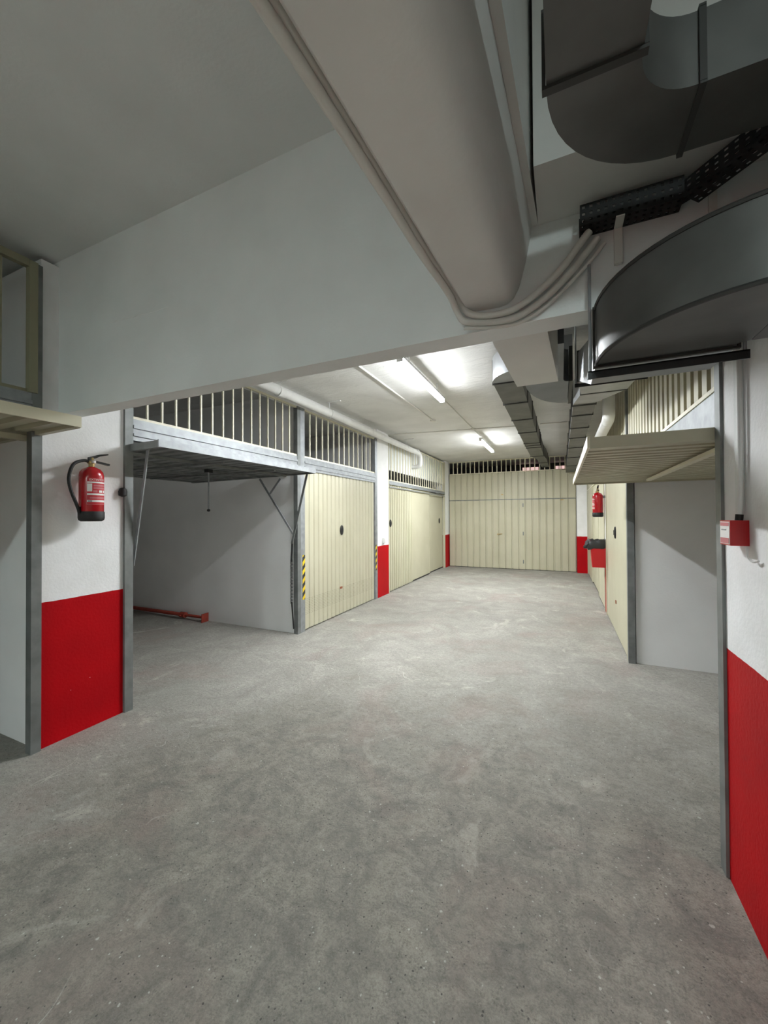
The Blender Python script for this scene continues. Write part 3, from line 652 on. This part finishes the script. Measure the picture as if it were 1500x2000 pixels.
# ------------------------------------------------------------------ fire extinguishers
def extinguisher(label, cx, cy, z0, s, wall_x):
    """s=+1: label faces +x, hose towards -y"""
    t = thing('fire_extinguisher', label, 'fire extinguisher', (cx, cy, z0))
    c = (cx, cy, z0)
    MB().lathe(c, [(.070, .06), (.0725, .065), (.0725, .315), (.068, .340), (.052, .362), (.026, .376), (.018, .380)]).build('cylinder', 'extinguisher_red', t)
    MB().lathe(c, [(.060, 0), (.073, .010), (.0765, .025), (.0765, .062), (.072, .070)]).build('base_boot', 'black_rubber', t)
    v = MB().lathe(c, [(.018, .378), (.018, .400), (.024, .402), (.024, .418), (.014, .424), (.014, .444)], 14).build('valve', 'brass', t)
    MB().bar((cx, cy-.02*s, z0+.425), (cx, cy+.115*s, z0+.405), .024, .012).build('carry_handle', 'black_steel', t)
    MB().loft([[(cx-.011, cy+a*s, z0+zz), (cx+.011, cy+a*s, z0+zz), (cx+.011, cy+a*s, z0+zz+h_), (cx-.011, cy+a*s, z0+zz+h_)] for a, zz, h_ in ((-.02, .430, .014), (.02, .440, .020), (.05, .458, .014), (.105, .474, .009))]).build('squeeze_lever', 'black_steel', t)
    MB().lathe((cx+.024*s, cy, z0+.405), [(.013, 0), (.013, .016)], 12).build('pressure_gauge', 'label_white', v)
    MB().tube(bez([(cx, cy-.012*s, z0+.412), (cx, cy-.05*s, z0+.418), (cx+.01*s, cy-.115*s, z0+.385), (cx+.015*s, cy-.145*s, z0+.30), (cx+.015*s, cy-.135*s, z0+.215), (cx+.012*s, cy-.10*s, z0+.12), (cx+.008*s, cy-.082*s, z0+.075)]), [.010]*49 if False else .0105, 10).build('hose', 'black_rubber', t)
    MB().tube([(cx+.008*s, cy-.086*s, z0+.10), (cx+.006*s, cy-.079*s, z0+.055)], [.013, .009], 10).build('nozzle', 'black_rubber', t)
    br = MB().box(wall_x+.0*s, cx-.05*s, cy-.02, cy+.02, z0+.29, z0+.33); br.build('bracket', 'galvanised_dull', t)
    def patch(a0, a1, za, zb, m, nm, dr=.0008, par=t):
        mb = MB(); n = 10; r = .0726+dr
        V = []; 
        for zz in (za, zb):
            for k in range(n+1):
                a = R(a0+(a1-a0)*k/n); V.append((cx+s*r*math.cos(a), cy+s*r*math.sin(a), z0+zz))
        mb.add(V, [(k, k+1, n+1+k+1, n+1+k) for k in range(n)], True); return mb.build(nm, m, par)
    lb_ = patch(-50, 50, .115, .298, 'print_red', 'label')
    for a0, a1, za, zb, m in ((-50, 50, .262, .272, 'label_white'), (-48, -26, .205, .258, 'label_white'), (-20, 48, .240, .252, 'label_pale'), (-20, 48, .222, .234, 'label_pale'), (-22, -2, .198, .214, 'label_pale'), (6, 24, .198, .214, 'label_white'), (30, 44, .198, .214, 'label_white'), (-50, 50, .180, .192, 'label_white'), (-36, 48, .155, .168, 'label_pale'), (-50, 50, .132, .146, 'label_white'), (-44, -26, .134, .143, 'print_grey'), (-50, 50, .115, .1165, 'label_pale'), (-50, -48, .115, .30, 'label_pale')):
        patch(a0, a1, za, zb, m, 'print', .0012 if m != 'print_grey' else .0015, lb_)
    # heading wrapped round the bottle
    cu = bpy.data.curves.new('heading', 'FONT'); cu.body = 'EXTINTOR'; cu.size = .020; cu.align_x = 'CENTER'
    to = bpy.data.objects.new('heading', cu); col.objects.link(to)
    dg = bpy.context.evaluated_depsgraph_get(); me = bpy.data.meshes.new_from_object(to.evaluated_get(dg)); bpy.data.objects.remove(to)
    for vv in me.vertices:
        a = vv.co.x/.0726; r = .0738; zz = vv.co.y+.279
        vv.co = (s*r*math.cos(a), s*r*math.sin(a), zz)
    me.materials.append(MATS['label_white']); o = place('heading', me, c, lb_)
    return t
extinguisher('large red fire extinguisher with black hose on the left white pillar', -2.98, 1.645, 1.475, 1, XL)
extinguisher('red fire extinguisher hanging above the red bin on the right', .515, 6.86, 1.47, -1, XR)

# red bin with a black liner
bn = thing('waste_bin', 'red wall bin with black liner under the far extinguisher', 'bin', (.5, 6.86, .70))
def q(x0, x1, y0, y1, z): return [(x0, y0, z), (x1, y0, z), (x1, y1, z), (x0, y1, z)]
mb = MB(); mb.loft([q(.43, .615, 6.80, 6.98, .70), q(.40, .615, 6.785, 6.995, 1.08), q(.40, .615, 6.785, 6.995, 1.11), q(.41, .605, 6.795, 6.985, 1.11), q(.435, .605, 6.81, 6.97, .74)]); mb.build('body', 'red_plastic', bn)
mb = MB(); rings = []; N = 26
for k, (grow, z) in enumerate(((-.03, 1.06), (-.005, 1.125), (.012, 1.128), (.022, 1.09), (.020, 1.03), (.012, 1.0))):
    ring = []
    for i in range(N):
        a = 2*math.pi*i/N; cxx, cyy = .505, 6.89
        ux, uy = math.cos(a), math.sin(a); mxx = max(abs(ux)/.105, abs(uy)/.095); x = cxx+ux/mxx; y = cyy+uy/mxx
        j = random.uniform(-.007, .012) if k > 1 else 0
        x += ux*(grow+j); y += uy*(grow+j)
        extra = -.03*max(0, -ux) if k >= 3 else 0
        ring.append((min(x+extra, .617), y, z+random.uniform(-.02, .01)*(k > 0)+(-.02*max(0, -ux) if k > 3 else 0)))
    rings.append(ring)
mb.loft(rings, True); mb.build('liner', 'bag_black', bn)
mb = MB(); rings = []
for k in range(6):
    t_ = k/5; c_ = Vector((.40-.09*t_, 6.83-.02*t_, 1.06-.05*t_)); r_ = (.05, .055, .05, .045, .035, .012)[k]
    rings.append([(c_.x+random.uniform(-.008, .008), c_.y+r_*math.cos(2*math.pi*i/9)*random.uniform(.8, 1.15), c_.z+r_*math.sin(2*math.pi*i/9)*random.uniform(.8, 1.15)) for i in range(9)])
mb.loft(rings); mb.build('liner_knot', 'bag_black', bn)

# ------------------------------------------------------------------ alarm box with its conduit
ab = thing('alarm_box', 'red call point box with white printed front on the right wall', 'alarm', (.59, 1.88, 1.385))
MB().box(.565, .6195, 1.835, 1.935, 1.385, 1.478).build('housing', 'red_plastic', ab)
fp = MB().box(.5635, .565, 1.840, 1.930, 1.390, 1.473).build('front_label', 'label_white', ab)
MB().box(.5625, .5635, 1.845, 1.925, 1.457, 1.470).build('print', 'label_pale', fp)
MB().box(.5625, .5635, 1.845, 1.925, 1.392, 1.412).build('print', 'label_pale', fp)
MB().box(.5625, .5635, 1.870, 1.915, 1.440, 1.445).build('print', 'print_grey', fp)
MB().tube([(.595, 1.85, 1.478), (.597, 1.85, 1.50)], .012, 10).build('cable_gland', 'black_rubber', ab)
tag(MB().tube([(.597, 1.85, 1.50), (.602, 1.85, 1.6), (.602, 1.85, 3.09)], .009, 10).build('wall_conduit', 'pvc_white'), 'white conduit rising up the wall from the red alarm box', 'conduit')
tag(MB().box(.603, .6195, 1.868, 1.905, 1.50, 3.09).build('wall_trunking', 'plaster'), 'flat grey trunking strip beside the conduit above the alarm box', 'trunking')
tag(MB().tube(bez([(.60, 1.80, 1.385), (.60, 1.795, 1.35), (.605, 1.77, 1.335), (.61, 1.74, 1.34)]), .004, 8).build('loose_wire', 'pvc_white'), 'short loose white wire under the red alarm box', 'wire')

# ------------------------------------------------------------------ red steel prop lying along the partition
pr = thing('steel_prop', 'red telescopic steel prop lying along the garage partition', 'prop', (-5.6, 4.06, 0))
MB().tube([(-4.66, 4.06, .062), (-5.2, 4.06, .062)], .020, 14).build('inner_tube', 'red_primer', pr)
MB().tube([(-5.1, 4.06, .062), (-7.0, 4.06, .062)], .027, 14).build('outer_tube', 'red_primer', pr)
MB().box(-4.66, -4.652, 4.0, 4.12, .001, .124).build('end_plate', 'red_primer', pr)
MB().box(-7.008, -7.0, 4.0, 4.12, .001, .124).build('end_plate', 'red_primer', pr)
MB().tube([(-5.05, 4.06, .062), (-5.15, 4.06, .062)], .040, 14).build('collar', 'red_primer', pr)
MB().tube([(-5.10, 4.00, .062), (-5.10, 4.115, .062)], .007, 8).build('pin', 'red_primer', pr)
# knob beside the extinguisher post
tag(MB().lathe((XL+.02, 1.915, 1.66), [(.01, 0), (.028, .01), (.03, .04), (.02, .065), (.008, .07)], 12).build('door_stop', 'black_rubber'), 'small black rubber knob on the pillar edge beside the extinguisher', 'knob')
tag(MB().box(XL+.021, XL+.055, 6.70, 6.80, .99, 1.09).box(XL+.055, XL+.062, 6.715, 6.785, 1.0, 1.075).build('socket_box', 'pvc_white'), 'small white socket box just above the red paint of the left pillar', 'socket')
